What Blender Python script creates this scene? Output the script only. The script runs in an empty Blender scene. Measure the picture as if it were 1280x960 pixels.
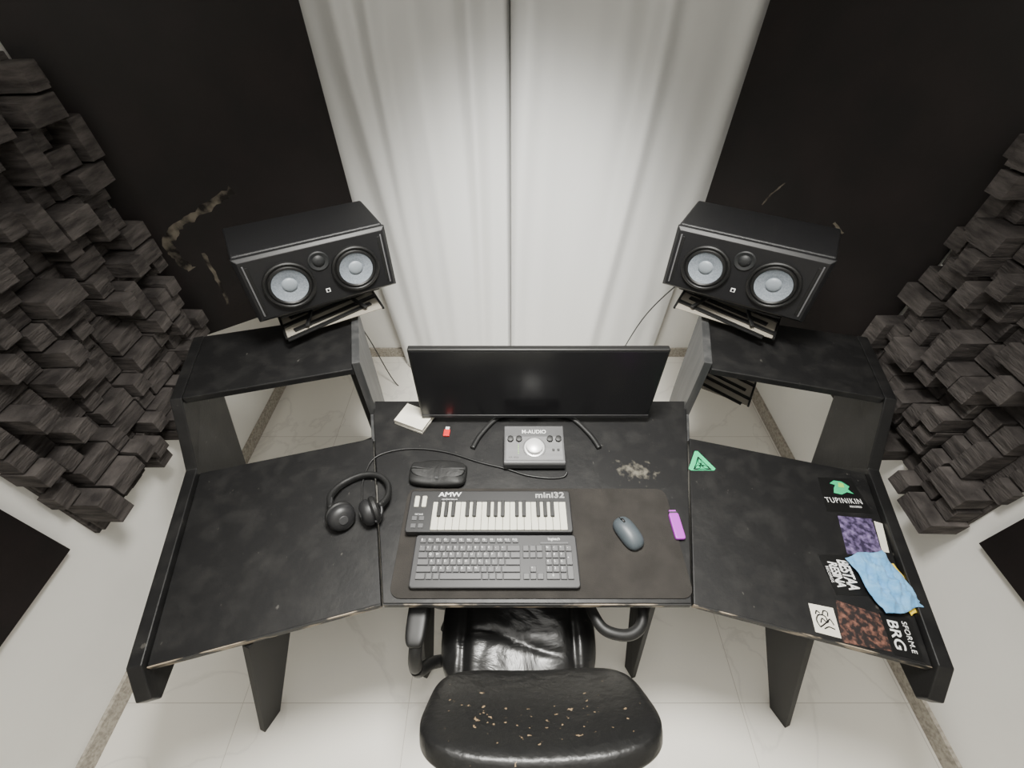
import bpy, bmesh, math, random
from mathutils import Vector, Matrix, Euler
random.seed(7)
COL = bpy.context.scene.collection
pi = math.pi

# ---------------------------------------------------------------- materials
def mat(name, col, rough=0.5, metal=0.0, spec=0.5, nscale=None, ncol=None, nlo=0.45, nhi=0.7,
        bump=0.0, bscale=40, bstretch=(1,1,1), coat=0.0, sheen=0.0, nstretch=(1,1,1), detail=6, bdist=.01, bdist_n=0, third=None):
    m = bpy.data.materials.new(name); m.use_nodes = True
    nt = m.node_tree; b = nt.nodes['Principled BSDF']
    b.inputs['Base Color'].default_value = (*col, 1)
    b.inputs['Roughness'].default_value = rough
    b.inputs['Metallic'].default_value = metal
    b.inputs['Specular IOR Level'].default_value = spec
    b.inputs['Coat Weight'].default_value = coat
    b.inputs['Sheen Weight'].default_value = sheen
    tc = nt.nodes.new('ShaderNodeTexCoord')
    def noise(scale, st, det, dist=0):
        mp = nt.nodes.new('ShaderNodeMapping'); mp.inputs['Scale'].default_value = st
        nt.links.new(tc.outputs['Object'], mp.inputs['Vector'])
        n = nt.nodes.new('ShaderNodeTexNoise'); n.inputs['Scale'].default_value = scale; n.inputs['Distortion'].default_value=dist
        n.inputs['Detail'].default_value = det; nt.links.new(mp.outputs['Vector'], n.inputs['Vector'])
        return n
    if nscale:
        n = noise(nscale, nstretch, detail)
        r = nt.nodes.new('ShaderNodeValToRGB')
        r.color_ramp.elements[0].position = nlo; r.color_ramp.elements[1].position = nhi
        r.color_ramp.elements[0].color = (*col, 1); r.color_ramp.elements[1].color = (*ncol, 1)
        nt.links.new(n.outputs['Fac'], r.inputs['Fac'])
        out = r.outputs['Color']
        if third:
            n2 = noise(third[0], third[3] if len(third)>3 else (1,1,1), 3)
            r2 = nt.nodes.new('ShaderNodeValToRGB'); r2.color_ramp.elements[0].position=third[1]; r2.color_ramp.elements[1].position=third[1]+.05
            nt.links.new(n2.outputs['Fac'], r2.inputs['Fac'])
            mx = nt.nodes.new('ShaderNodeMix'); mx.data_type='RGBA'
            nt.links.new(r2.outputs['Color'], mx.inputs[0]); nt.links.new(out, mx.inputs[6]); mx.inputs[7].default_value=(*third[2],1)
            out = mx.outputs[2]
        nt.links.new(out, b.inputs['Base Color'])
    if bump:
        n = noise(bscale, bstretch, 5, bdist_n)
        bp = nt.nodes.new('ShaderNodeBump'); bp.inputs['Strength'].default_value = bump; bp.inputs['Distance'].default_value = bdist
        nt.links.new(n.outputs['Fac'], bp.inputs['Height']); nt.links.new(bp.outputs['Normal'], b.inputs['Normal'])
    return m
def spot_mat(name, base, col, scale, center, stretch, radius, hi, lo, thr, rough=.5, bump=0, bscale=30, spec=.4, detail=4, soft=.025):
    m = mat(name, base, rough, spec=spec, bump=bump, bscale=bscale)
    nt = m.node_tree; b = nt.nodes['Principled BSDF']
    tc = nt.nodes.new('ShaderNodeTexCoord')
    n = nt.nodes.new('ShaderNodeTexNoise'); n.inputs['Scale'].default_value = scale; n.inputs['Detail'].default_value = detail
    nt.links.new(tc.outputs['Object'], n.inputs['Vector'])
    ln = nt.nodes.new('ShaderNodeVectorMath'); ln.operation='DISTANCE'
    mp = nt.nodes.new('ShaderNodeMapping'); mp.inputs['Scale'].default_value=stretch
    nt.links.new(tc.outputs['Object'], mp.inputs['Vector']); nt.links.new(mp.outputs['Vector'], ln.inputs[0])
    ln.inputs[1].default_value=center
    mr = nt.nodes.new('ShaderNodeMapRange'); mr.inputs['From Min'].default_value=.0; mr.inputs['From Max'].default_value=radius
    mr.inputs['To Min'].default_value=hi; mr.inputs['To Max'].default_value=lo
    nt.links.new(ln.outputs['Value'], mr.inputs['Value'])
    ad = nt.nodes.new('ShaderNodeMath'); nt.links.new(n.outputs['Fac'], ad.inputs[0]); nt.links.new(mr.outputs[0], ad.inputs[1])
    r = nt.nodes.new('ShaderNodeValToRGB'); e=r.color_ramp.elements
    e[0].position=thr; e[0].color=(*base,1); e[1].position=thr+soft; e[1].color=(*col,1)
    nt.links.new(ad.outputs[0], r.inputs['Fac']); nt.links.new(r.outputs['Color'], b.inputs['Base Color'])
    return m

DESKC=(.0080,.0079,.0082)
M = {}
M['wall'] = mat('wall_paint', (.85,.835,.79), .6, nscale=3, ncol=(.81,.795,.75), bump=.04, bscale=120)
M['ceil'] = mat('ceiling_paint', (.8,.8,.8), .8)
M['board'] = mat('black_board_paint', (.0080,.0064,.0064), .55, spec=.3, nscale=5, ncol=(.014,.010,.010), nlo=.4, nhi=.75, bump=.06, bscale=60)
M['desk'] = mat('black_desk_paint', DESKC, .44, spec=.38, nscale=18, ncol=(.019,.0185,.018), nlo=.46, nhi=.80, bump=.05, bscale=90, detail=12, third=(70,.72,(.06,.057,.052),(1,.5,1)))
M['leg'] = mat('black_leg_paint', (.006,.006,.006), .6, spec=.2)
M['edge'] = mat('chipped_desk_edge', (.012,.012,.012), .6, nscale=38, ncol=(.30,.245,.18), nlo=.52, nhi=.60, nstretch=(.3,.3,1), detail=8)
M['lit_board'] = mat('lit_grey_board', (.034,.035,.036), .5, nscale=30, ncol=(.07,.07,.07), nlo=.45, nhi=.7, nstretch=(1,1,.15))  # light on the inner boards painted in as a paler, streaky grey
M['peel'] = mat('peeled_paint', (.012,.010,.009), .8, spec=.2, nscale=18, ncol=(.135,.118,.092), nlo=.40, nhi=.62, detail=12)
M['dust'] = spot_mat('dusty_worn_paint', DESKC, (.13,.12,.095), 45, (0,0,0), (1,1.6,0), .12, .15, -.25, .47, rough=.44, detail=12, soft=.24)
M['foam'] = mat('charcoal_block_foam', (.033,.029,.028), .9, spec=.2, nscale=12, ncol=(.115,.102,.096), nlo=.32, nhi=.74, nstretch=(1,1,5), bump=.6, bscale=45, bstretch=(1,1,5))
M['stone'] = mat('speckled_baseboard_stone', (.42,.385,.325), .5, nscale=90, ncol=(.25,.225,.19), nlo=.4, nhi=.65)
M['vinyl'] = mat('black_vinyl', (.013,.013,.014), .45, spec=.4, bump=.15, bscale=250)
M['baffle'] = mat('baffle_plastic', (.012,.012,.013), .4, spec=.4)
M['rubber'] = mat('black_rubber', (.007,.007,.007), .5)
M['rim'] = mat('port_rim_plastic', (.12,.12,.125), .35)
M['cone'] = mat('woven_cone', (.19,.215,.245), .45, nscale=260, ncol=(.25,.28,.315), nlo=.42, nhi=.58, bump=.2, bscale=200)
M['cap'] = mat('dust_cap_grey', (.25,.28,.31), .45)
M['tweeter'] = mat('tweeter_fabric', (.016,.017,.018), .55)
M['white'] = mat('white_print', (.75,.75,.74), .6)
M['paper'] = mat('white_paper', (.72,.69,.60), .8, nscale=20, ncol=(.64,.61,.52), nlo=.45, nhi=.8)
M['screen'] = mat('dark_screen_glass', (.010,.010,.011), .27, spec=.5)
M['bezel'] = mat('monitor_bezel', (.009,.009,.009), .45)
M['pad'] = mat('grey_desk_pad', (.022,.020,.018), .85, spec=.2, nscale=12, ncol=(.034,.031,.028), nlo=.35, nhi=.75, bump=.1, bscale=400, detail=12)
M['midi'] = mat('matte_black_plastic', (.016,.016,.017), .45)
M['ivory'] = mat('white_key_plastic', (.62,.61,.52), .35)
M['kb'] = mat('keyboard_plastic', (.022,.022,.024), .5)
M['key'] = mat('keycap_plastic', (.075,.075,.078), .5)
M['metal'] = mat('grey_aluminium', (.06,.06,.062), .45, metal=.4)
M['knob'] = mat('silver_knob', (.78,.78,.78), .35, metal=.3)
M['panel'] = mat('interface_panel_silver', (.13,.13,.133), .5, nscale=60, ncol=(.16,.16,.163), nstretch=(.05,1,1))
M['mouse'] = mat('slate_mouse', (.062,.075,.085), .45)
M['leather'] = mat('black_leather', (.009,.009,.009), .32, spec=.55, bump=.4, bscale=7, bstretch=(1,1.5,1), bdist=.02, bdist_n=1)
M['pouch'] = mat('soft_black_pouch', (.011,.011,.011), .55, spec=.35, bump=.3, bscale=24, bdist_n=.5)
M['purple'] = mat('purple_plastic', (.42,.04,.52), .35)
M['red'] = mat('red_plastic', (.6,.02,.02), .35)
M['green'] = mat('green_sticker', (.02,.48,.20), .45)
M['lime'] = mat('lime_sticker', (.30,.62,.10), .45)
M['blue'] = mat('blue_cloth', (.10,.33,.62), .85, nscale=50, ncol=(.18,.43,.70), nlo=.4, nhi=.7, bump=.4, bscale=70, sheen=.2)
M['yellow'] = mat('yellow_cloth', (.85,.60,.03), .8)
M['art1'] = mat('purple_printed_sticker', (.025,.018,.045), .5, nscale=60, ncol=(.30,.22,.45), nlo=.42, nhi=.80)
M['art2'] = mat('brown_printed_sticker', (.014,.010,.010), .5, nscale=70, ncol=(.30,.13,.09), nlo=.47, nhi=.80)
M['sticker_black'] = mat('black_sticker', (.005,.005,.005), .4)
M['beige'] = mat('beige_stand_plate', (.30,.275,.23), .6)
M['cable'] = mat('black_cable', (.01,.01,.01), .45)
M['chrome'] = mat('dark_metal', (.02,.02,.02), .45, metal=.3)
M['worn'] = spot_mat('worn_black_leather', (.009,.009,.009), (.27,.19,.11), 65, (-.02,.14,0), (.75,2.0,0), .24, .085, -.05, .685, rough=.36, bump=.35, bscale=30, spec=.5, detail=6)

def floor_mat():
    m = mat('white_marble_tile', (.86,.83,.76), .22, spec=.5)
    nt = m.node_tree; b = nt.nodes['Principled BSDF']
    tc = nt.nodes.new('ShaderNodeTexCoord')
    mp = nt.nodes.new('ShaderNodeMapping'); mp.inputs['Location'].default_value=(.38+.61*5,.35+.61*5,0)
    nt.links.new(tc.outputs['Object'], mp.inputs['Vector'])
    w = nt.nodes.new('ShaderNodeTexNoise'); w.inputs['Scale'].default_value=1.3; w.inputs['Detail'].default_value=9; w.inputs['Distortion'].default_value=1.2
    nt.links.new(tc.outputs['Object'], w.inputs['Vector'])
    r = nt.nodes.new('ShaderNodeValToRGB'); e=r.color_ramp.elements
    e[0].position=.488; e[0].color=(.86,.83,.76,1); e[1].position=.512; e[1].color=(.86,.83,.76,1)
    k=e.new(.50); k.color=(.77,.74,.68,1)
    nt.links.new(w.outputs['Fac'], r.inputs['Fac'])
    br = nt.nodes.new('ShaderNodeTexBrick'); br.offset=0; br.squash=1
    br.inputs['Scale'].default_value=1; br.inputs['Brick Width'].default_value=.61; br.inputs['Row Height'].default_value=.61
    br.inputs['Mortar Size'].default_value=.0013; br.inputs['Mortar'].default_value=(.58,.54,.48,1)
    nt.links.new(mp.outputs['Vector'], br.inputs['Vector'])
    nt.links.new(r.outputs['Color'], br.inputs['Color1']); nt.links.new(r.outputs['Color'], br.inputs['Color2'])
    nt.links.new(br.outputs['Color'], b.inputs['Base Color'])
    return m
M['floor'] = floor_mat()
M['curtain'] = mat('satin_curtain', (.68,.68,.665), .36, spec=.6, sheen=.3, bump=.04, bscale=30, bstretch=(1,1,.05))

# ---------------------------------------------------------------- helpers
def link(o, parent=None):
    COL.objects.link(o)
    if parent: o.parent = parent
    return o
def thing(o, label, cat, group=None):
    o['label'] = label; o['category'] = cat
    if group: o['group'] = group
    return o
def empty(name, loc, rot=(0,0,0)):
    e = bpy.data.objects.new(name, None); e.empty_display_size = .05
    e.location = loc; e.rotation_euler = rot
    return link(e)
def obj_bm(name, bm, m, parent=None, smooth=False, loc=(0,0,0), rot=(0,0,0), bevel=0, seg=2, extra=None):
    bmesh.ops.recalc_face_normals(bm, faces=bm.faces)
    me = bpy.data.meshes.new(name); bm.to_mesh(me); bm.free()
    for x in (m if isinstance(m,(list,tuple)) else [m]): me.materials.append(x)
    if smooth:
        for p in me.polygons: p.use_smooth = True
    o = bpy.data.objects.new(name, me); o.location = loc; o.rotation_euler = rot
    link(o, parent)
    if bevel:
        md = o.modifiers.new('bev','BEVEL'); md.width = bevel; md.segments = seg; md.limit_method='ANGLE'
    return o
def add_box(bm, c, s, R=None, mi=0):
    r = bmesh.ops.create_cube(bm, size=1)
    for v in r['verts']:
        v.co = Vector((v.co.x*s[0], v.co.y*s[1], v.co.z*s[2]))
        if R: v.co = R @ v.co
        v.co += Vector(c)
    return r['verts']
def box(name, c, s, m, parent=None, rot=(0,0,0), bevel=0.002, seg=2):
    bm = bmesh.new(); add_box(bm, (0,0,0), s)
    return obj_bm(name, bm, m, parent, loc=c, rot=rot, bevel=bevel, seg=seg)
def add_prism(bm, pts, off):
    a = [bm.verts.new(Vector(p)) for p in pts]
    b = [bm.verts.new(Vector(p)+Vector(off)) for p in pts]
    n = len(pts); bm.faces.new(a[::-1]); bm.faces.new(b)
    for i in range(n): bm.faces.new((a[i], a[(i+1)%n], b[(i+1)%n], b[i]))
def prism(name, pts, off, m, parent=None, bevel=0.002, origin=(0,0,0)):
    bm = bmesh.new(); O = Vector(origin)
    add_prism(bm, [Vector(p)-O for p in pts], off)
    return obj_bm(name, bm, m, parent, bevel=bevel)
def hexa(name, bot, top, m, parent=None, origin=(0,0,0), bevel=.002):
    bm = bmesh.new(); O=Vector(origin)
    a=[bm.verts.new(Vector(p)-O) for p in bot]; b=[bm.verts.new(Vector(p)-O) for p in top]
    bm.faces.new(a); bm.faces.new(b[::-1])
    for i in range(4): bm.faces.new((a[i],b[i],b[(i+1)%4],a[(i+1)%4]))
    return obj_bm(name, bm, m, parent, bevel=bevel)
def lathe_bm(prof, seg=40):
    bm = bmesh.new(); rings=[]
    for r,z in prof:
        if r < 1e-6: rings.append([bm.verts.new((0,0,z))])
        else: rings.append([bm.verts.new((r*math.cos(2*pi*i/seg), r*math.sin(2*pi*i/seg), z)) for i in range(seg)])
    for A,B in zip(rings, rings[1:]):
        for i in range(seg):
            j=(i+1)%seg
            if len(A)==1 and len(B)==1: continue
            if len(A)==1: bm.faces.new((A[0],B[i],B[j]))
            elif len(B)==1: bm.faces.new((A[i],B[0],A[j]))
            else: bm.faces.new((A[i],B[i],B[j],A[j]))
    return bm
def lathe(name, prof, m, parent=None, loc=(0,0,0), rot=(0,0,0), seg=40, smooth=True):
    o = obj_bm(name, lathe_bm(prof, seg), m, parent, smooth=smooth, loc=loc, rot=rot)
    if smooth:
        md = o.modifiers.new('es','EDGE_SPLIT'); md.split_angle = math.radians(40)
    return o
def sgnp(v,e): return math.copysign(abs(v)**e, v)
def superell(name, s, e1, e2, m, parent=None, loc=(0,0,0), rot=(0,0,0), fn=None, nu=48, nv=24):
    bm = bmesh.new(); rings=[]
    for j in range(nv+1):
        et = -pi/2 + pi*j/nv; ring=[]
        for i in range(nu):
            om = 2*pi*i/nu
            p = Vector((s[0]/2*sgnp(math.cos(et),e1)*sgnp(math.cos(om),e2), s[1]/2*sgnp(math.cos(et),e1)*sgnp(math.sin(om),e2), s[2]/2*sgnp(math.sin(et),e1)))
            if fn: p = fn(p)
            ring.append(p)
        if j in (0,nv): 
            c = sum(ring, Vector())/nu; rings.append([bm.verts.new(c)])
        else: rings.append([bm.verts.new(p) for p in ring])
    for A,B in zip(rings, rings[1:]):
        for i in range(nu):
            k=(i+1)%nu
            if len(A)==1: bm.faces.new((A[0],B[i],B[k]))
            elif len(B)==1: bm.faces.new((A[i],B[0],A[k]))
            else: bm.faces.new((A[i],B[i],B[k],A[k]))
    return obj_bm(name, bm, m, parent, smooth=True, loc=loc, rot=rot)
def tube(name, pts, r, m, parent=None, loc=(0,0,0), rot=(0,0,0), seg=10, sub=8, flat=1.0, closed=False):
    P=[Vector(p) for p in pts]; n=len(P); C=[]
    rng = range(n if closed else n-1)
    for i in rng:
        g=(lambda k: P[k%n]) if closed else (lambda k: P[max(0,min(n-1,k))])
        p0,p1,p2,p3=g(i-1),g(i),g(i+1),g(i+2)
        for t in range(sub):
            t/=sub
            C.append(.5*((2*p1)+(-p0+p2)*t+(2*p0-5*p1+4*p2-p3)*t*t+(-p0+3*p1-3*p2+p3)*t**3))
    if not closed: C.append(P[-1])
    bm=bmesh.new(); rings=[]; N=len(C)
    up=Vector((0,0,1))
    for i,c in enumerate(C):
        a=C[(i-1)%N] if closed else C[max(0,i-1)]; b=C[(i+1)%N] if closed else C[min(N-1,i+1)]
        t=(b-a).normalized()
        s=t.cross(up)
        if s.length<.05: s=t.cross(Vector((0,1,0)))
        s.normalize(); u=s.cross(t).normalized()
        rings.append([bm.verts.new(c+s*r*math.cos(2*pi*k/seg)+u*r*flat*math.sin(2*pi*k/seg)) for k in range(seg)])
    pr=list(zip(rings,rings[1:]))
    if closed: pr.append((rings[-1],rings[0]))
    for A,B in pr:
        for k in range(seg): bm.faces.new((A[k],A[(k+1)%seg],B[(k+1)%seg],B[k]))
    if not closed: bm.faces.new(rings[0]); bm.faces.new(rings[-1][::-1])
    return obj_bm(name,bm,m,parent,smooth=True,loc=loc,rot=rot)
def text_mesh(body, size, ext=.0004, bold=0.0, spacing=1.0, outline=0, shear=0):
    cu = bpy.data.curves.new('t','FONT'); cu.body=body; cu.size=size; cu.extrude=ext; cu.offset=bold
    cu.align_x='CENTER'; cu.align_y='CENTER'; cu.space_character=spacing; cu.shear=shear
    if outline: cu.fill_mode='NONE'; cu.extrude=0; cu.bevel_depth=outline; cu.bevel_resolution=0
    o=bpy.data.objects.new('t',cu); COL.objects.link(o)
    bpy.context.view_layer.update()
    me=bpy.data.meshes.new_from_object(o.evaluated_get(bpy.context.evaluated_depsgraph_get()))
    bpy.data.objects.remove(o); bpy.data.curves.remove(cu)
    return me
def text(name, body, size, loc, m, parent=None, rot=(0,0,0), sx=1, bold=0.0, ext=.0003, spacing=1.0, outline=0, shear=0):
    me=text_mesh(body,size,ext,bold,spacing,outline,shear); me.materials.clear(); me.materials.append(m)
    o=bpy.data.objects.new(name,me); o.location=loc; o.rotation_euler=rot; o.scale=(sx,1,1)
    return link(o,parent)

# ---------------------------------------------------------------- room
XL,XR,YB,YF,H = -1.43,1.475,2.16,-1.7,2.75
def struct(o): o['kind']='structure'; return o
def slab(name,c,s,m):
    bm=bmesh.new(); add_box(bm,c,s); return struct(obj_bm(name,bm,m))
slab('floor',((XL+XR)/2,(YB+YF)/2,-.05),(XR-XL+.4,YB-YF+.4,.1),M['floor'])
slab('ceiling',((XL+XR)/2,(YB+YF)/2,H+.05),(XR-XL+.4,YB-YF+.4,.1),M['ceil'])
slab('wall_left',(XL-.05,(YB+YF)/2,H/2),(.1,YB-YF,H),M['wall'])
slab('wall_right',(XR+.05,(YB+YF)/2,H/2),(.1,YB-YF,H),M['wall'])
slab('wall_back',((XL+XR)/2,YB+.05,H/2),(XR-XL+.2,.1,H),M['wall'])
slab('wall_front',((XL+XR)/2,YF-.05,H/2),(XR-XL+.2,.1,H),M['wall'])
slab('baseboard_left',(XL+.007,(YB+YF)/2,.035),(.014,YB-YF,.07),M['stone'])
slab('baseboard_right',(XR-.007,(YB+YF)/2,.035),(.014,YB-YF,.07),M['stone'])
slab('baseboard_back',((XL+XR)/2,YB-.007,.035),(XR-XL-.03,.014,.07),M['stone'])

# ---------------------------------------------------------------- curtains
def curtain(x0,x1,yo,seed,label,fl0=0,fl1=0):
    rg=random.Random(seed); folds=[]; x=x0-.1
    while x<x1+.1:
        folds.append((x,rg.uniform(.035,.075),rg.uniform(.020,.050)*rg.choice((1,1,.4)),rg.uniform(-.03,.03),rg.uniform(0,6)))
        x+=rg.uniform(.075,.15)
    bm=bmesh.new(); nx=240; nz=40; g=[]
    for j in range(nz+1):
        z=.015+2.65*j/nz; row=[]
        k=min(1,z/1.6)
        a=x0+fl0*(1-k); b=x1+fl1*(1-k)
        for i in range(nx+1):
            xs=x0+(x1-x0)*i/nx; x=a+(b-a)*i/nx; y=yo
            for fx,wd,am,dr,ph in folds:
                d=(xs-fx-dr*(z-1)-.010*math.sin(z*2.2+ph))/wd
                y-=am*math.exp(-d*d)*(1+.3*math.sin(z*1.9+ph))
            y+=.014*math.sin(xs*8+seed)
            y+=.050*math.exp(-((x+.006)/.014)**2)
            row.append(bm.verts.new((x,min(y,2.13),z)))
        g.append(row)
    for j in range(nz):
        for i in range(nx): bm.faces.new((g[j][i],g[j][i+1],g[j+1][i+1],g[j+1][i]))
    o=obj_bm('curtain',bm,M['curtain'],smooth=True)
    md=o.modifiers.new('s','SOLIDIFY'); md.thickness=.0015
    return thing(o,label,'curtain')
curtain(-.80,-.009,2.09,3,'white satin curtain hanging in soft vertical pleats',fl0=.12)
curtain(-.004,.95,2.065,12,'white satin curtain meeting the other at the seam',fl1=-.07)

# ---------------------------------------------------------------- diagonal acoustic boards
def corner_board(P0,P1,z0,label,streaks,seed):
    P0=Vector(P0);P1=Vector(P1); d=(P1-P0); n=Vector((-d.y,d.x,0)).normalized()
    if n.y<0: n=-n
    O=Vector((P0.x,P0.y,0))
    root=empty('acoustic_board',O); thing(root,label,'acoustic panel')
    prism('board_face',[P0+Vector((0,0,z0)),P1+Vector((0,0,z0)),P1+Vector((0,0,2.6)),P0+Vector((0,0,2.6))],n*.02,M['board'],root,origin=O)
    rg=random.Random(seed); L=d.length; u=d.normalized()
    for pts,w in streaks:
        up=[];dn=[]
        for s in range(len(pts)-1):
            a0,b0=pts[s][0]*L,pts[s][1]; a1,b1=pts[s+1][0]*L,pts[s+1][1]
            l=math.hypot(a1-a0,b1-b0); nx,ny=-(b1-b0)/l,(a1-a0)/l
            for t in range(8):
                t/=8; A=a0+(a1-a0)*t; B=b0+(b1-b0)*t
                w1=w*rg.uniform(.35,1.0); w2=w*rg.uniform(.35,1.0)
                up.append((A+nx*w1,B+ny*w1)); dn.append((A-nx*w2,B-ny*w2))
        q=[P0+u*a+Vector((0,0,b))-n*.0005-O for a,b in up+dn[::-1]]
        bm=bmesh.new(); add_prism(bm,q,n*.0004)
        obj_bm('peeled_paint_patch',bm,M['peel'],root)
    return root
corner_board((-.74,2.0,0),(-1.412,1.507,0),.70,'tall matte black board with scraped pale paint marks',
   [([(.54,1.265),(.69,1.22),(.82,1.185),(.90,1.13),(.885,1.06),(.86,1.00)],.021),([(.78,1.06),(.785,.92),(.80,.79)],.010)],2)
corner_board((.895,2.0,0),(1.455,1.318,0),.70,'tall matte black board standing across the corner',
   [([(.34,1.28),(.30,1.22),(.28,1.17)],.004),([(.60,1.2),(.66,1.17)],.006)],4)

# ---------------------------------------------------------------- block relief panels
def block_panel(side,x,y0,y1,z0,z1,seed,label):
    rr=random.Random(seed); sg=-side
    root=empty('diffuser_panel',(x,(y0+y1)/2,z0)); thing(root,label,'acoustic panel','block relief acoustic panels')
    box('backing_sheet',(sg*.009,0,(z1-z0)/2),(.016,y1-y0,z1-z0),M['foam'],root)
    c=.066; ny=int(round((y1-y0)/c)); nz=int(round((z1-z0)/c)); cy=(y1-y0)/ny; used=set(); bm=bmesh.new()
    for j in range(nz):
        for i in range(ny):
            if (i,j) in used: continue
            w,h=1,1; t=rr.random()
            if t<.26 and i+1<ny and (i+1,j) not in used: w=2
            elif t<.40 and j+1<nz and (i,j+1) not in used: h=2
            for a in range(w):
                for b in range(h): used.add((i+a,j+b))
            dep=rr.choice([.012,.03,.05,.075,.10,.125])
            yc=y0+(i+w/2)*cy-(y0+y1)/2; zc=(j+h/2)*c
            R=Euler((rr.uniform(-.03,.03),rr.uniform(-.03,.03),rr.uniform(-.03,.03))).to_matrix()
            far=(i+w>=ny); near=(i==0)
            yo=rr.uniform(-.003,.003)
            if near and rr.random()<.5: yo-=.02
            if far and rr.random()<.35: yo-=.018
            add_box(bm,(sg*(.020+dep/2),yc+yo,zc+rr.uniform(-.003,.003)),(dep,w*cy*rr.uniform(.86,.95),h*c*rr.uniform(.84,.94)),R)
    obj_bm('block_relief',bm,M['foam'],root,bevel=.002,seg=2)
    return root
block_panel(-1,XL+.001,.66,1.50,.54,1.74,31,'charcoal relief of stepped rectangular blocks on the wall')
block_panel(1,XR-.001,.64,1.305,.60,1.56,43,'charcoal relief of stepped rectangular blocks on the wall')
for X,sg,zz in((XL,1,.61),(XR,-1,.655)):
    o=box('wall_panel',(X+sg*.016,.575-.45,zz+.65),(.03,.9,1.3),M['board']); thing(o,'flat black acoustic panel mounted on the white wall','acoustic panel','flat black wall panels')

# ---------------------------------------------------------------- desks
CX=.066; TH=math.radians(14.8); ZT=.75
def W(s,x,y,z=0): 
    return Vector((CX+s*.406+s*(x*math.cos(TH)+y*math.sin(TH)), .371-x*math.sin(TH)+y*math.cos(TH), z))
def wx(s): return Vector((s*math.cos(TH),-math.sin(TH),0))
org=(CX,.8,0)
desk=empty('studio_desk',org); thing(desk,'black painted trapezoid desk section with chipped front edge','desk')
e=.0025
top=[(CX-.404,.371,.725),(CX+.404,.371,.725),(CX+.588,1.08,.725),(CX-.588,1.08,.725)]
prism('desk_top',top,(0,0,.025),M['desk'],desk,origin=org,bevel=.003)
box('edge_strip',(0,.371-.8-.0015,.7385),(.806,.003,.021),M['edge'],desk,bevel=.001)
rr=random.Random(3)
bm=bmesh.new(); add_prism(bm,[(.125*math.cos(2*pi*k/24),.08*math.sin(2*pi*k/24),0) for k in range(24)],(0,0,.0002))
obj_bm('dust_patch',bm,M['dust'],desk,loc=(.402-CX,.775-.8,.74995))
for s in(1,-1):
    f=lambda x,y,z:(CX+s*(x-CX),y,z)
    hexa('desk_leg',[f(.471,.340,0),f(.455,.335,0),f(.435,.375,0),f(.451,.38,0)],[f(.398,.40,.725),f(.380,.395,.725),f(.35,.50,.725),f(.368,.505,.725)],M['leg'],desk,origin=org)
def wing(s,label,legpts):
    o=W(s,.28,.4,0); root=empty('side_desk',o); thing(root,label,'desk','angled side desks')
    P=lambda x,y,z:W(s,x,y,z)
    prism('desk_top',[P(e,0,.725),P(.55,0,.725),P(.55,.555,.725),P(e,.555,.725)],(0,0,.025),M['desk'],root,origin=o,bevel=.003)
    prism('edge_strip',[P(e,-.0025,.728),P(.55,-.0025,.728),P(.55,-.0025,.749),P(e,-.0025,.749)],wx(s).cross(Vector((0,0,1)))*(-s)*.003,M['edge'],root,origin=o,bevel=.001)
    prof=[(0.0,.768),(.56,.768),(.68,.972),(.99,.972),(.93,.74),(.77,.48),(.6,0),(.38,0),(.2,.6),(.05,.635),(-.05,.66),(-.058,.70)]
    bm=bmesh.new()
    def lean(x,y,z): return x-(.028*max(0,min(1,(z-.768)/.2)) if z>.768 else 0)
    a=[P(lean(.551,y,z),y,z)-o for y,z in prof]
    add_prism(bm,a,wx(s)*.034)
    obj_bm('side_board',bm,M['desk'],root,bevel=.003)
    prof=[(.565,.722),(.69,.722),(.69,.985),(.99,.985),(.95,.6),(.8,0),(.56,0)]
    prism('inner_board',[P(-.014,y,z) for y,z in prof],wx(s)*.026,M['lit_board'],root,origin=o,bevel=.002)
    prism('speaker_shelf',[P(.013,.68,.945),P(.524,.68,.945),P(.524,.99,.945),P(.013,.99,.945)],(0,0,.024),M['desk'],root,origin=o,bevel=.003)
    At,Ab,Bb,Bt=[Vector(p) for p in legpts]
    tv=Vector((-s*.022,-.008,0))
    hexa('desk_leg',[Ab,Ab+tv,Bb+tv,Bb],[At,At+tv,Bt+tv,Bt],M['leg'],root,origin=o)
    return root
wing(-1,'black painted angled side desk with raised rear shelf',[(-.679,.282,.725),(-.897,.183,0),(-.866,.245,0),(-.609,.42,.725)])
wing(1,'black painted angled side desk covered in stickers',[(.775,.305,.725),(.995,.195,0),(.965,.255,0),(.71,.44,.725)])

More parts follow.
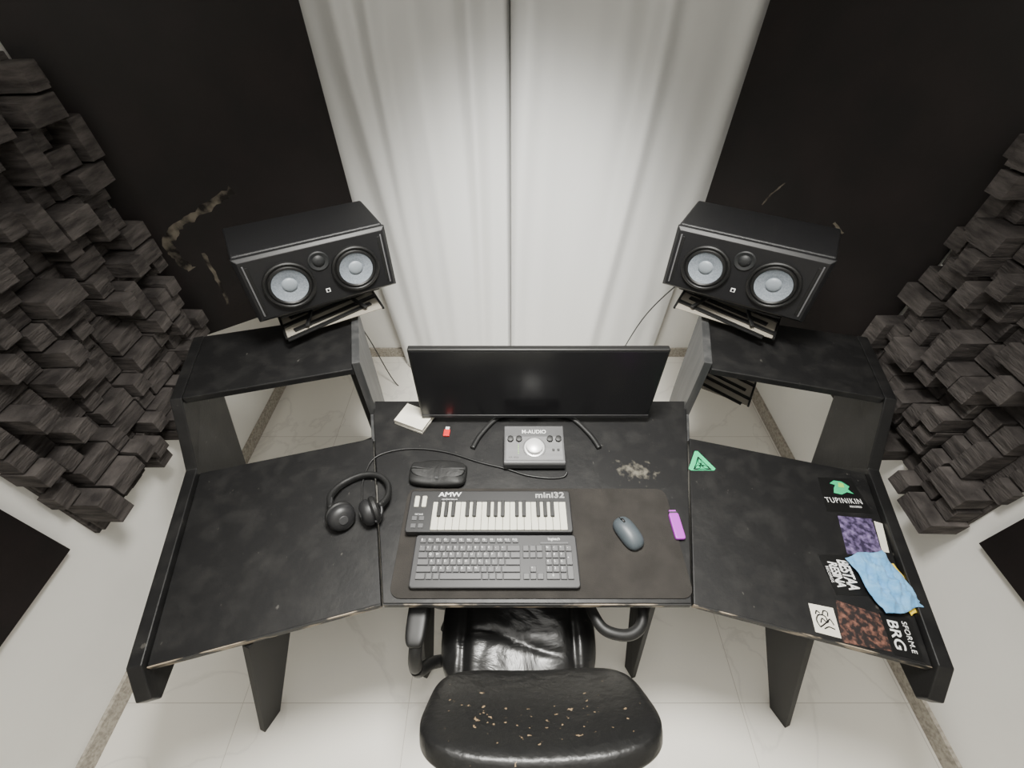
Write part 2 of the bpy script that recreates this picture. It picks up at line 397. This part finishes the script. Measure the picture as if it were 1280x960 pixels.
# ---------------------------------------------------------------- speakers + stands
SW,SH,SD=.457,.215,.26
def speaker(pos,yaw,pitch,roll,label):
    root=empty('studio_monitor_speaker',pos,(pitch,roll,yaw))
    thing(root,label,'speaker','dual-woofer studio speakers')
    box('cabinet',(0,SD/2+.012,0),(SW,SD-.024,SH),M['vinyl'],root,bevel=.008,seg=3)
    bm=bmesh.new()
    a=[(-1,-1),(1,-1),(1,1),(-1,1)]
    r0=[bm.verts.new((x*SW/2,.014,z*SH/2)) for x,z in a]; r1=[bm.verts.new((x*SW/2,.004,z*SH/2)) for x,z in a]; r2=[bm.verts.new((x*(SW/2-.012),-.006,z*(SH/2-.010))) for x,z in a]
    for A,B in((r0,r1),(r1,r2)):
        for i in range(4): bm.faces.new((A[i],A[(i+1)%4],B[(i+1)%4],B[i]))
    bm.faces.new(r2); bm.faces.new(r0[::-1])
    obj_bm('baffle',bm,M['baffle'],root,bevel=.002)
    rx=(pi/2,0,0)
    for sx in(-1,1):
        w=lathe('woofer',[(.077,-.001),(.0765,.010),(.073,.0125),(.069,.012),(.0665,.009),(.065,.0075),(.0615,.0125),(.0575,.013),(.054,.010),(.0525,.008),(.050,.0)],M['rubber'],root,loc=(sx*.104,-.0065,-.004),rot=rx)
        lathe('cone',[(.0535,.0095),(.046,.0065),(.036,.0035),(.0215,.001),(.02,.0)],M['cone'],w,seg=48)
        lathe('dust_cap',[(.0235,.001),(.0225,.0035),(.017,.0065),(.009,.0085),(0,.009)],M['cap'],w)
        box('port_slot',(sx*.199,-.0068,0),(.009,.003,.160),M['rubber'],root,bevel=.001)
        box('port_rim',(sx*.2065,-.0072,0),(.0045,.005,.172),M['rim'],root,bevel=.0015)
    lathe('tweeter',[(.032,-.001),(.032,.002),(.029,.004),(.022,.002),(.019,.001),(.0185,.002),(.014,.006),(.007,.0085),(0,.009)],M['tweeter'],root,loc=(0,-.0065,.048),rot=rx)
    box('badge',(0,-.0072,-.056),(.014,.0015,.014),M['white'],root,bevel=.001)
    box('badge_center',(0,-.0082,-.056),(.007,.001,.008),M['baffle'],root,bevel=0)
    return root
def stand(pos,yaw,label,low):
    x,y,z=pos
    back=Vector((-math.sin(yaw),math.cos(yaw),0))
    c=Vector((x,y,0))+back*.13
    root=empty('speaker_stand',(c.x,c.y,0),(0,0,yaw)); thing(root,label,'speaker stand','slotted speaker stands')
    zt=z-SH/2-.018
    box('top_plate',(0,0,zt-.004),(.34,.20,.008),M['chrome'],root)
    def tray(cx,cy,cz,w,d,n,bw):
        tr=box('slotted_tray',(cx,cy,cz),(w,d,.004),M['beige'],root,bevel=.001)
        for i in range(n):
            box('slot_bar',((i%2-.5)*.03,-d/2+.012+i*(d-.024)/(n-1),.0055),(w*.92,bw,.006),M['rubber'],tr,rot=(0,0,-.20 if yaw<0 else .20),bevel=.001)
        for sx in(-1,1): box('side_rail',(sx*(w/2),0,.002),(.008,d+.01,.010),M['rubber'],tr)
    tray(-.01*(1 if yaw>0 else -1),-.030,zt-.070,.34,.19,5,.018)
    if low: tray(.11,.03,.62,.24,.16,4,.014)
    for sx in(-.1,.1): box('spacer_post',(sx,0,zt-.037),(.02,.02,.058),M['chrome'],root)
    for sx in(-1,1): box('cross_arm',(sx*.07,-.05,zt-.037),(.012,.15,.010),M['rubber'],root,rot=(.25,0,sx*.5))
    box('pole',(0,.03,(zt-.085)/2),(.04,.04,zt-.085),M['chrome'],root)
    box('foot_plate',(0,.02,.008),(.30,.30,.016),M['chrome'],root)
    return root
SPL=(-.610,1.222,1.205); SPR=(.733,1.222,1.205)
speaker(SPL,.539,-.04,.016,'black dual-woofer speaker with grey cones on stand')
speaker(SPR,-.553,-.04,-.02,'black dual-woofer speaker with grey cones on stand')
stand(SPL,.539,'beige and black slotted metal stand holding a speaker',False)
stand(SPR,-.553,'beige and black slotted metal stand holding a speaker',True)

# ---------------------------------------------------------------- monitor
MC=(.081,.985)
mon=empty('computer_monitor',(MC[0],MC[1]+.06,ZT)); thing(mon,'black ultrawide monitor switched off on curved stand','monitor')
pn=box('screen_housing',(0,-.055,.186),(.80,.022,.314),M['bezel'],mon,bevel=.004,rot=(-.01,0,0))
box('screen',(0,-.0115,.004),(.784,.002,.290),M['screen'],pn,bevel=0)
box('bezel_strip',(0,-.0125,-.149),(.796,.004,.013),M['midi'],pn,bevel=.001)
box('rear_bulge',(0,.03,0),(.36,.045,.18),M['bezel'],pn,bevel=.012,seg=3)
box('stand_neck',(0,.01,.105),(.055,.03,.21),M['bezel'],mon,bevel=.004)
arc=[( -.215,-.185,.008),(-.185,-.12,.008),(-.12,-.045,.008),(0,-.01,.008),(.12,-.045,.008),(.185,-.12,.008),(.215,-.185,.008)]
tube('stand_base',arc,.009,M['cable'],mon,flat=.7)

# ---------------------------------------------------------------- audio interface
ai=empty('audio_interface',(.073,.845,ZT)); thing(ai,'grey metal audio interface with large silver volume knob','audio interface')
bm=bmesh.new()
add_prism(bm,[(-.1,-.070,.012),(-.1,.068,.002),(-.1,.068,.062),(-.1,-.064,.040),(-.1,-.070,.034)],(.2,0,0))
obj_bm('housing',bm,M['metal'],ai,bevel=.003)
sl=math.atan2(.022,.132)
def onface(x,y,h=0): return (x,y,.040+(y+.064)*math.tan(sl)+h)
box('face_panel',onface(0,-.015,.0006),(.184,.084,.0012),M['panel'],ai,rot=(sl,0,0),bevel=0)
lathe('volume_knob',[(.0325,-.001),(.0325,.003),(.028,.004),(.027,.018),(.024,.020),(0,.020)],M['knob'],ai,loc=onface(.0,-.014,.001),rot=(sl,0,0))
for x,y in((-.078,.016),(-.050,.016),(.052,.016),(.080,.016)):
    lathe('small_knob',[(.0105,0),(.010,.010),(.007,.011),(0,.011)],M['rubber'],ai,loc=onface(x,y,.001),rot=(sl,0,0),seg=20)
text('lettering','M-AUDIO',.019,onface(0,.044,.0006),M['white'],ai,rot=(sl,0,0),bold=.0002)
text('small_lettering','AIR 192|6',.008,onface(-.068,-.048,.0016),M['rubber'],ai,rot=(sl,0,0))
for k in range(6): box('level_light',onface(-.052,-.004-k*.006,.0016),(.003,.002,.0006),M['lime'],ai,rot=(sl,0,0),bevel=0)
for x in (.062,.078): box('switch_button',onface(x,-.022,.002),(.008,.008,.004),M['rubber'],ai,rot=(sl,0,0),bevel=.001)
bm=bmesh.new()
add_prism(bm,[(.0375*math.cos(a),.0375*math.sin(a),0) for a in [(-.25+1.5*k/24)*pi for k in range(25)]]+[(.0362*math.cos(a),.0362*math.sin(a),0) for a in [(-.25+1.5*k/24)*pi for k in range(24,-1,-1)]],(0,0,.0005))
obj_bm('dial_marks',bm,M['rubber'],ai,loc=onface(0,-.014,.0013),rot=(sl,0,0))
box('rear_jack',(.0,.073,.03),(.10,.012,.02),M['chrome'],ai)

# ---------------------------------------------------------------- desk pad
def rrect(w,h,r,n=6):
    o=[]
    for cx,cy,a0 in((w/2-r,h/2-r,0),(-w/2+r,h/2-r,pi/2),(-w/2+r,-h/2+r,pi),(w/2-r,-h/2+r,1.5*pi)):
        for k in range(n+1): a=a0+k*pi/2/n; o.append((cx+r*math.cos(a),cy+r*math.sin(a)))
    return o
bm=bmesh.new(); add_prism(bm,[(x,y,0) for x,y in rrect(.805,.325,.03)],(0,0,.004))
o=obj_bm('desk_pad',bm,M['pad'],loc=(.078,.545,ZT+.0003),bevel=.001); thing(o,'worn dark grey fabric desk pad with rounded corners','desk mat')
ZP=ZT+.0045

# ---------------------------------------------------------------- MIDI keyboard
mk=empty('midi_keyboard',(-.066,.617,ZP)); thing(mk,'compact black piano controller with small white keys','keyboard instrument')
bm=bmesh.new(); add_prism(bm,[(x,y,.003) for x,y in rrect(.482,.132,.008)],(0,0,.026)); obj_bm('case',bm,M['midi'],mk,bevel=.003)
box('rubber_foot',(-.2,0,.0015),(.03,.09,.003),M['rubber'],mk,bevel=0); box('rubber_foot',(.2,0,.0015),(.03,.09,.003),M['rubber'],mk,bevel=0)
kx0=-.168; kw=.0207
def first_mesh(name,w,d,h,m,bev):
    bm=bmesh.new(); add_box(bm,(0,0,0),(w,d,h)); bmesh.ops.bevel(bm,geom=bm.edges[:],offset=bev,segments=1,affect='EDGES')
    me=bpy.data.meshes.new(name); bm.to_mesh(me); bm.free(); me.materials.append(m); return me
wm=first_mesh('white_key',kw-.0012,.087,.008,M['ivory'],.001); bmm=first_mesh('black_key',.0115,.050,.009,M['rubber'],.0012)
for i in range(19):
    o=bpy.data.objects.new('white_key',wm); o.location=(kx0+(i+.5)*kw,-.0185,.031); link(o,mk)
for i in range(1,19):
    if (i+3)%7 in (0,3): continue
    o=bpy.data.objects.new('black_key',bmm); o.location=(kx0+i*kw,.001,.038); link(o,mk)
for x in(-.218,-.196):
    box('touch_wheel',(x,.028,.031),(.014,.036,.008),M['ivory'],mk,bevel=.003)
for x,y in((-.218,-.025),(-.197,-.025),(-.218,-.048),(-.197,-.048)): box('pad_button',(x,y,.030),(.015,.013,.004),M['key'],mk,bevel=.001)
text('lettering','AMW',.021,(-.122,.052,.0292),M['white'],mk,sx=1.3,bold=.0004)
text('small_lettering','MIDI CONTROLLER',.0055,(-.122,.036,.0292),M['white'],mk)
text('model_lettering','mini32',.026,(.180,.050,.0292),M['white'],mk,sx=1.2,outline=.0006,spacing=1.05)
text('button_lettering','OCTAVE',.006,(-.207,-.012,.0292),M['white'],mk)

# ---------------------------------------------------------------- computer keyboard
kb=empty('computer_keyboard',(-.046,.476,ZP)); thing(kb,'dark grey full-size wireless computer keyboard','keyboard')
bm=bmesh.new(); add_prism(bm,[(x,y,.002) for x,y in rrect(.456,.146,.010)],(0,0,.014)); obj_bm('case',bm,M['kb'],kb,bevel=.003)
box('rubber_foot',(-.19,0,.001),(.03,.09,.002),M['rubber'],kb,bevel=0); box('rubber_foot',(.19,0,.001),(.03,.09,.002),M['rubber'],kb,bevel=0)
U_=.0189; meshes={}; legends=[]
def key(x,y,w,h=1,t=None):
    k=(w,h)
    if k not in meshes: meshes[k]=first_mesh('key',w*U_-.0024,h*.0188-.0026,.006,M['key'],.0012)
    o=bpy.data.objects.new('key',meshes[k]); o.location=(-.214+(x+w/2)*U_,y,.018); link(o,kb)
    if t: legends.append((t,o.location.x-.003*(w<1.3),y+.002))
rows=[('`1234567890-=',[1]*13+[2]),('\tQWERTYUIOP[]',[1.5]+[1]*12+[1.5]),('\tASDFGHJKL;\'',[1.75]+[1]*11+[2.25]),('\tZXCVBNM,./',[2.25]+[1]*10+[2.75]),('',[1.5,1,1,6,1,1,1,2.5])]
for i in range(13):
    key(i*1.15,.054,1.0,.8,'E' if i==0 else 'F'+str(i))
for r,(ch_,ws) in enumerate(rows):
    y=.032-r*.0190; x=0
    for i,w in enumerate(ws):
        key(x,y,w,1,ch_[i] if i<len(ch_) and ch_[i]!='\t' else None); x+=w
    if r in(0,1):
        for k in range(3): key(15.3+k,y,1)
    if r==3: key(16.3,y,1,1,'^')
    if r==4:
        for k in range(3): key(15.3+k,y,1)
    nums=['N/*-','789','456','123','0.'][r]
    if r==0:
        for k in range(4): key(18.6+k,y,1,1,nums[k])
    elif r in(1,2,3):
        for k in range(3): key(18.6+k,y,1,1,nums[k])
    else: key(18.6,y,2,1,'0'); key(20.6,y,1,1,'.')
    if r==1: key(21.6,y-.0095,1,2,'+')
    if r==3: key(21.6,y-.0095,1,2)
bm=bmesh.new(); cache={}
for t,lx,ly in legends:
    if t not in cache: cache[t]=text_mesh(t,.0085,.0001)
    n0=len(bm.verts); bm.from_mesh(cache[t]); bm.verts.ensure_lookup_table()
    for v in bm.verts[n0:]: v.co+=Vector((lx,ly,.0213))
obj_bm('key_legends',bm,M['white'],kb)
text('lettering','logitech',.011,(.165,.060,.0162),M['white'],kb)
box('media_key_strip',(.165,.048,.017),(.08,.006,.003),M['key'],kb,bevel=.001)

# ---------------------------------------------------------------- mouse
def mfn(p):
    p=p.copy()
    if p.z<0: p.z*=.25
    p.x*=1-.12*math.cos(p.y*30); return p
ms=empty('computer_mouse',(.335,.556,ZP),(0,0,.50)); thing(ms,'slate grey wireless mouse on the desk pad','mouse')
superell('shell',(.068,.103,.062),.9,.8,M['mouse'],ms,loc=(0,0,.008),fn=mfn)
lathe('scroll_wheel',[(0,-.003),(.009,-.003),(.010,0),(.009,.003),(0,.003)],M['rubber'],ms,loc=(0,.03,.0305),rot=(0,pi/2,0),seg=20)
box('button_seam',(0,.036,.0305),(.0012,.02,.004),M['rubber'],ms,rot=(-.35,0,0),bevel=0)

# ---------------------------------------------------------------- small desk things
lt=empty('lighter',(.482,.583,ZP),(0,0,.02)); thing(lt,'purple plastic lighter lying beside the mouse','lighter')
superell('fuel_body',(.029,.080,.013),.25,.22,M['purple'],lt,loc=(0,-.004,.0068),nu=32,nv=16)
box('metal_hood',(0,.038,.0065),(.024,.006,.011),M['metal'],lt,bevel=.001)
box('fork_button',(.0,.043,.006),(.020,.006,.009),M['purple'],lt,bevel=.001)
np_=empty('paper_pad',(-.348,.985,ZT+.0003),(0,0,-.42)); thing(np_,'small block of off-white note paper','notepad')
for k in range(5):
    box('paper_sheets',(rr.uniform(-.002,.002),rr.uniform(-.002,.002),.0025+k*.005),(.115,.085,.0045),M['paper'],np_,rot=(0,0,rr.uniform(-.03,.03)),bevel=.0005)
us=empty('usb_stick',(-.228,.93,ZT),(0,0,-.05)); thing(us,'tiny red usb stick lying on the desk','usb stick')
box('stick_body',(0,-.004,.0045),(.022,.028,.008),M['red'],us,bevel=.002); box('metal_plug',(0,.016,.0045),(.014,.013,.005),M['knob'],us,bevel=.0005)

gc=empty('glasses_case',(-.236,.752,ZT),(0,0,-.03)); thing(gc,'soft folded black glasses pouch beside the piano controller','glasses case')
def gfn(p):
    q=p.copy(); q.y*=1+.05*math.sin(q.x*25+1); q.x*=1+.4*q.y
    if q.z>0: q.z+=.0025*math.sin(q.x*45+q.y*30)
    return q
superell('case_base',(.182,.086,.034),.7,.40,M['pouch'],gc,loc=(0,0,.0175),nu=72,fn=gfn)
def ffn(p):
    q=gfn(p); q.z-=.12*abs(q.y); q.y+= (.14*abs(q.x) if q.y<0 else 0); return q
superell('case_flap',(.172,.070,.010),.5,.45,M['pouch'],gc,loc=(0,.006,.0335),fn=ffn,nu=72)
box('clasp',(0,-.024,.035),(.010,.008,.002),M['metal'],gc)

hp=empty('headphones',(-.46,.66,ZT)); thing(hp,'black over-ear headphones lying on the desk','headphones')
def cup(loc,rot):
    c=lathe('ear_cup',[(0,.024),(.022,.023),(.034,.016),(.039,.006),(.039,-.004),(.034,-.008)],M['midi'],hp,loc=loc,rot=rot,seg=32)
    lathe('ear_cushion',[(.034,-.006),(.041,-.012),(.041,-.021),(.033,-.028),(.023,-.027),(.016,-.018),(.0,-.014)],M['pouch'],c,seg=32)
    lathe('cup_cap',[(0,.0265),(.012,.026),(.014,.023)],M['metal'],c,seg=24)
cup((-.036,-.066,.037),(math.radians(62),0,math.radians(42)))
cup((.040,-.050,.038),(math.radians(84),0,math.radians(-60)))
tube('headband',[(-.066,-.048,.052),(-.088,.0,.036),(-.072,.052,.021),(-.02,.086,.017),(.035,.084,.019),(.073,.05,.024),(.084,.0,.036),(.070,-.038,.050)],.009,M['pouch'],hp,flat=1.4)
tube('yoke',[(-.068,-.040,.05),(-.071,-.066,.045),(-.056,-.090,.033)],.005,M['midi'],hp)
tube('yoke',[(.072,-.028,.05),(.080,-.055,.045),(.066,-.080,.035)],.005,M['midi'],hp)
box('slider',(-.078,-.022,.046),(.012,.03,.014),M['metal'],hp,rot=(-.4,0,.35)); box('slider',(.079,-.016,.044),(.012,.03,.014),M['metal'],hp,rot=(-.4,0,-.25))
o=tube('headphone_cable',[(-.455,.62,.7545),(-.465,.68,.7545),(-.475,.735,.7545),(-.465,.81,.7545),(-.42,.845,.7545),(-.33,.86,.7545),(-.22,.845,.7545),(-.106,.805,.7545),(-.02,.78,.7545),(.05,.755,.7545),(.12,.745,.7545),(.165,.750,.7545),(.178,.765,.760)],.003,M['cable']); thing(o,'thin black headphone cable curving across the desk','cable')
o=tube('speaker_cable',[(.86,1.46,1.16),(.80,1.62,1.0),(.70,1.82,.6),(.62,1.88,.2),(.58,1.86,.006),(.45,1.7,.006),(.35,1.5,.006)],.003,M['cable']); thing(o,'black cable hanging from the speaker to floor','cable','speaker cables')
o=tube('speaker_cable',[(-.74,1.46,1.14),(-.78,1.62,.9),(-.80,1.86,.4),(-.72,1.88,.006),(-.55,1.80,.006),(-.42,1.55,.006),(-.3,1.3,.006)],.003,M['cable']); thing(o,'black cable hanging from the speaker to floor','cable','speaker cables')

# ---------------------------------------------------------------- stickers & cloths
Z1=ZT+.0004
def sticker(name,pts,m,label,z=Z1,th=.0006):
    c=(sum(p[0] for p in pts)/len(pts),sum(p[1] for p in pts)/len(pts))
    root=empty('sticker',(c[0],c[1],z)); thing(root,label,'sticker','stickers on the desk')
    bm=bmesh.new(); add_prism(bm,[(x-c[0],y-c[1],0) for x,y in pts],(0,0,th)); obj_bm(name,bm,m,root)
    return root
r=sticker('triangle_print',[(.578,.783),(.584,.776),(.660,.776),(.666,.783),(.628,.852),(.618,.852)],M['green'],'green triangular knotwork sticker')
G=Vector((0,-.008,.0010)); R0=.036
def vv(k,rad,off=0): a=pi/2+k*2*pi/3+off; return G+Vector((rad*math.cos(a),rad*math.sin(a),0))
for k in range(3):
    tube('knot_line',[vv(k,R0*.92),vv(k,R0*.55,.42),vv(k,R0*.42,1.05),vv(k+1,R0*.55,-.42),vv(k+1,R0*.92)],.0014,M['sticker_black'],r,flat=.2,seg=6)
    tube('knot_line',[vv(k,R0*.80),vv(k,R0*.30,.55),vv(k+2,R0*.28),vv(k+1,R0*.30,-.55),vv(k+1,R0*.80)],.0011,M['sticker_black'],r,flat=.2,seg=6)
r=sticker('sticker_sheet',[(.955,.632),(1.088,.625),(1.088,.745),(.985,.75)],M['sticker_black'],'black sticker with green bird emblem and white lettering')
bm=bmesh.new(); add_prism(bm,[(-.030,.006,0),(-.008,.0,0),(.012,.008,0),(.030,.002,0),(.020,.018,0),(.030,.028,0),(.014,.046,0),(-.008,.050,0),(-.026,.040,0),(-.012,.034,0),(-.022,.022,0)],(0,0,.0005)); obj_bm('bird_emblem',bm,M['green'],r,loc=(.008,0,.0007))
bm=bmesh.new(); add_prism(bm,[(-.006,.026,0),(.012,.024,0),(.016,.038,0),(.002,.042,0)],(0,0,.0005)); obj_bm('emblem_highlight',bm,M['lime'],r,loc=(.008,0,.0013))
text('lettering','TUPINIKIN',.026,(-.006,-.022,.0011),M['white'],r,rot=(0,0,-.06),bold=-.0002,sx=.78,spacing=1.16)
text('small_lettering','RECORDS',.008,(.02,-.042,.0011),M['white'],r,rot=(0,0,-.06))
sticker('printed_sheet',[(.979,.617),(1.075,.607),(1.045,.505),(.945,.50)],M['art1'],'dark purple illustrated sticker')
sticker('paper_sheet',[(1.078,.600),(1.098,.592),(1.066,.505),(1.048,.508)],M['paper'],'narrow white paper slip')
shape=[(.862,.500),(.940,.498),(.940,.390),(.858,.392)]
r=sticker('emblem_sheet',shape,M['sticker_black'],'black sticker with dense blocky stylised white lettering',z=Z1+.0002)
text('lettering','BESTAA',.041,(.015,.0,.0011),M['white'],r,rot=(0,0,-1.66),bold=.0010,sx=.62,shear=.15,spacing=.90)
text('lettering','RESINA',.032,(-.015,.001,.0011),M['white'],r,rot=(0,0,-1.66),bold=.0008,sx=.72,shear=.15,spacing=.90)
text('small_lettering','RECORDS',.010,(-.033,.001,.0011),M['white'],r,rot=(0,0,-1.66))
sticker('printed_sheet',[(.849,.380),(.945,.345),(.925,.262),(.815,.282)],M['art2'],'dark brown and red illustrated sticker')
r=sticker('doodle_sheet',[(.774,.372),(.832,.360),(.817,.290),(.760,.305)],M['paper'],'square white sticker with black ink doodle',z=Z1+.0002)
dr=[[(-.018,-.016),(-.020,.0),(-.010,.012),(.004,.010),(.006,-.002),(-.006,-.010),(-.018,-.016)],[(.0,.012),(.008,.022),(.016,.018),(.012,.008)],[(-.012,-.006),(-.004,.004),(.004,-.006),(.014,.002),(.018,-.012)],[(-.016,.014),(-.010,.022),(-.004,.016)],[(-.010,-.020),(.004,-.016),(.016,-.022)]]
for pl in dr: tube('ink_line',[(a,b,.0009) for a,b in pl],.0016,M['sticker_black'],r,flat=.25,seg=6)
r=sticker('sticker_sheet',[(.945,.350),(1.012,.335),(.990,.240),(.928,.255)],M['sticker_black'],'black sticker with bold white lettering',z=Z1+.0002)
text('lettering','BRG',.034,(-.012,.003,.0011),M['white'],r,rot=(0,0,-1.80),bold=.0004,sx=1.1)
text('small_lettering','SFORM.E',.017,(.017,-.002,.0011),M['white'],r,rot=(0,0,-1.80),bold=.0,sx=1.05,spacing=1.08)

def cloth(name,c,w,h,rot,m,label,seed,amp=.01,z=ZT):
    rg=random.Random(seed); ph=[rg.uniform(0,6) for _ in range(6)]
    bm=bmesh.new(); n=48; g=[]
    for j in range(n+1):
        row=[]
        for i in range(n+1):
            x=(i/n-.5);y=(j/n-.5)
            ex=1+.06*math.sin(y*9+ph[0]); ey=1+.05*math.sin(x*8+ph[1])
            zz=amp*(.7+.5*math.sin(x*13+y*7+ph[2])+.3*math.sin(y*19-x*12+ph[3])+.7*(1-abs(math.sin(x*14-y*9+ph[4])))**2+.6*(1-abs(math.sin(x*6+y*15+ph[5])))**2)
            zz=max(0,zz)*min(1,.25+3*(.5-max(abs(x),abs(y))))
            row.append(bm.verts.new((x*w*ex,y*h*ey,.002+zz)))
        g.append(row)
    for j in range(n):
        for i in range(n): bm.faces.new((g[j][i],g[j][i+1],g[j+1][i+1],g[j+1][i]))
    o=obj_bm(name,bm,m,smooth=True,loc=(c[0],c[1],z+.0035),rot=(0,0,rot))
    md=o.modifiers.new('s','SOLIDIFY'); md.thickness=.0025; md.offset=1
    return thing(o,label,'cloth')
cloth('cleaning_cloth',(1.036,.408),.060,.125,.20,M['yellow'],'yellow cleaning cloth under a blue one',4,.002)
cloth('cleaning_cloth',(.990,.422),.112,.150,.16,M['blue'],'crumpled light blue cleaning cloth on the desk',9,.010,z=ZT+.009)

# ---------------------------------------------------------------- office chair
ch=empty('office_chair',(.02,.38,0)); thing(ch,'worn black leather office chair pushed under the desk','chair')
def seatfn(p):
    q=p.copy()
    if q.z>0:
        q.z += .005*math.sin(q.x*18+1.5*math.sin(q.y*12)) + .006*math.sin(q.y*17+2.2*math.sin(q.x*8)) + .020*math.cos(q.x*9)
        q.z -= .014*math.exp(-((abs(q.x)-.16)/.014)**2)
        q.z -= .008*math.exp(-((q.y+.10+.03*math.sin(q.x*12))/.012)**2)*max(0,1-(abs(q.x)/.16)**4)
        q.z += .003*abs(math.sin(q.x*38+q.y*20+1.5*math.sin(q.y*26)))
    return q
superell('seat',(.47,.47,.13),.55,.5,M['leather'],ch,loc=(0,.055,.46),fn=seatfn,nu=140,nv=80)
bt=math.radians(124)
def bfn(p):
    q=p.copy(); q.x*=1+.28*q.y; q.z+= -.40*q.x*q.x; return q
superell('backrest',(.465,.330,.064),.45,.55,M['worn'],ch,loc=(.035,-.255,.825),rot=(bt,0,0.02),fn=bfn,nu=80,nv=30)
tube('back_support',[(0,-.05,.36),(0,-.17,.38),(0,-.225,.50),(0.02,-.24,.72)],.022,M['rubber'],ch)
tube('armrest',[(-.20,.10,.39),(-.265,.09,.44),(-.285,.09,.58),(-.28,.09,.655),(-.27,-.02,.675),(-.275,-.10,.65),(-.28,-.12,.55),(-.26,-.08,.44),(-.20,-.06,.39)],.018,M['rubber'],ch,seg=12)
superell('arm_pad',(.055,.19,.030),.5,.5,M['rubber'],ch,loc=(-.275,.0,.68))
tube('armrest',[(.17,.12,.39),(.19,.12,.50),(.195,.07,.60),(.205,-.005,.655),(.232,-.048,.66),(.29,-.060,.66),(.332,-.034,.66),(.345,.03,.655),(.335,.10,.60),(.29,.13,.48),(.22,.12,.39)],.0155,M['rubber'],ch,seg=12)
lathe('gas_column',[(.028,.06),(.028,.25),(.020,.25),(.020,.40)],M['chrome'],ch,loc=(0,.03,0),seg=24)
box('mechanism',(0,.03,.385),(.16,.22,.04),M['rubber'],ch,bevel=.006)
for k in range(5):
    a=k*2*pi/5+.3; d=Vector((math.cos(a),math.sin(a),0)); c0=Vector((0,.03,0))
    tube('base_leg',[c0+d*.02+Vector((0,0,.11)),c0+d*.16+Vector((0,0,.095)),c0+d*.29+Vector((0,0,.075))],.018,M['rubber'],ch,sub=4)
    lathe('caster',[(0,-.02),(.026,-.02),(.029,-.012),(.029,.012),(.026,.02),(0,.02)],M['rubber'],ch,loc=c0+d*.29+Vector((0,0,.029)),rot=(pi/2,0,a),seg=24)

# ---------------------------------------------------------------- lights
def lamp(name,kind,loc,rot,energy,**k):
    l=bpy.data.lights.new(name,kind); l.energy=energy
    for a,b in k.items(): setattr(l,a,b)
    o=bpy.data.objects.new(name,l); o.location=loc; o.rotation_euler=rot; link(o); return o
lamp('ceiling_spot','SPOT',(.03,.70,2.68),(math.radians(3),0,0),480,spot_size=math.radians(106),spot_blend=1.0,shadow_soft_size=.25,color=(1,.98,.92))
t=Vector((.07,2.0,.87))-Vector((.03,.15,2.6))
lamp('added_curtain_spot','SPOT',(.03,.15,2.6),t.to_track_quat('-Z','Y').to_euler(),460,spot_size=math.radians(38),spot_blend=1.0,shadow_soft_size=.15,color=(1,.99,.95))  # extra light added to brighten the middle of the curtain, not a room lamp
lamp('ceiling_fill','AREA',(0,-.3,2.7),(0,0,0),30,shape='RECTANGLE',size=2.2,size_y=2.0,color=(1,.98,.93))
w=bpy.data.worlds.new('world'); bpy.context.scene.world=w; w.use_nodes=True
w.node_tree.nodes['Background'].inputs[0].default_value=(.9,.92,1,1); w.node_tree.nodes['Background'].inputs[1].default_value=.3

cam=bpy.data.cameras.new('camera'); cam.sensor_width=36; cam.lens=36*540/1280; cam.clip_start=.02
co=bpy.data.objects.new('camera',cam); co.location=(0,0,1.96); co.rotation_euler=(math.radians(44),0,0); link(co)
bpy.context.scene.camera=co
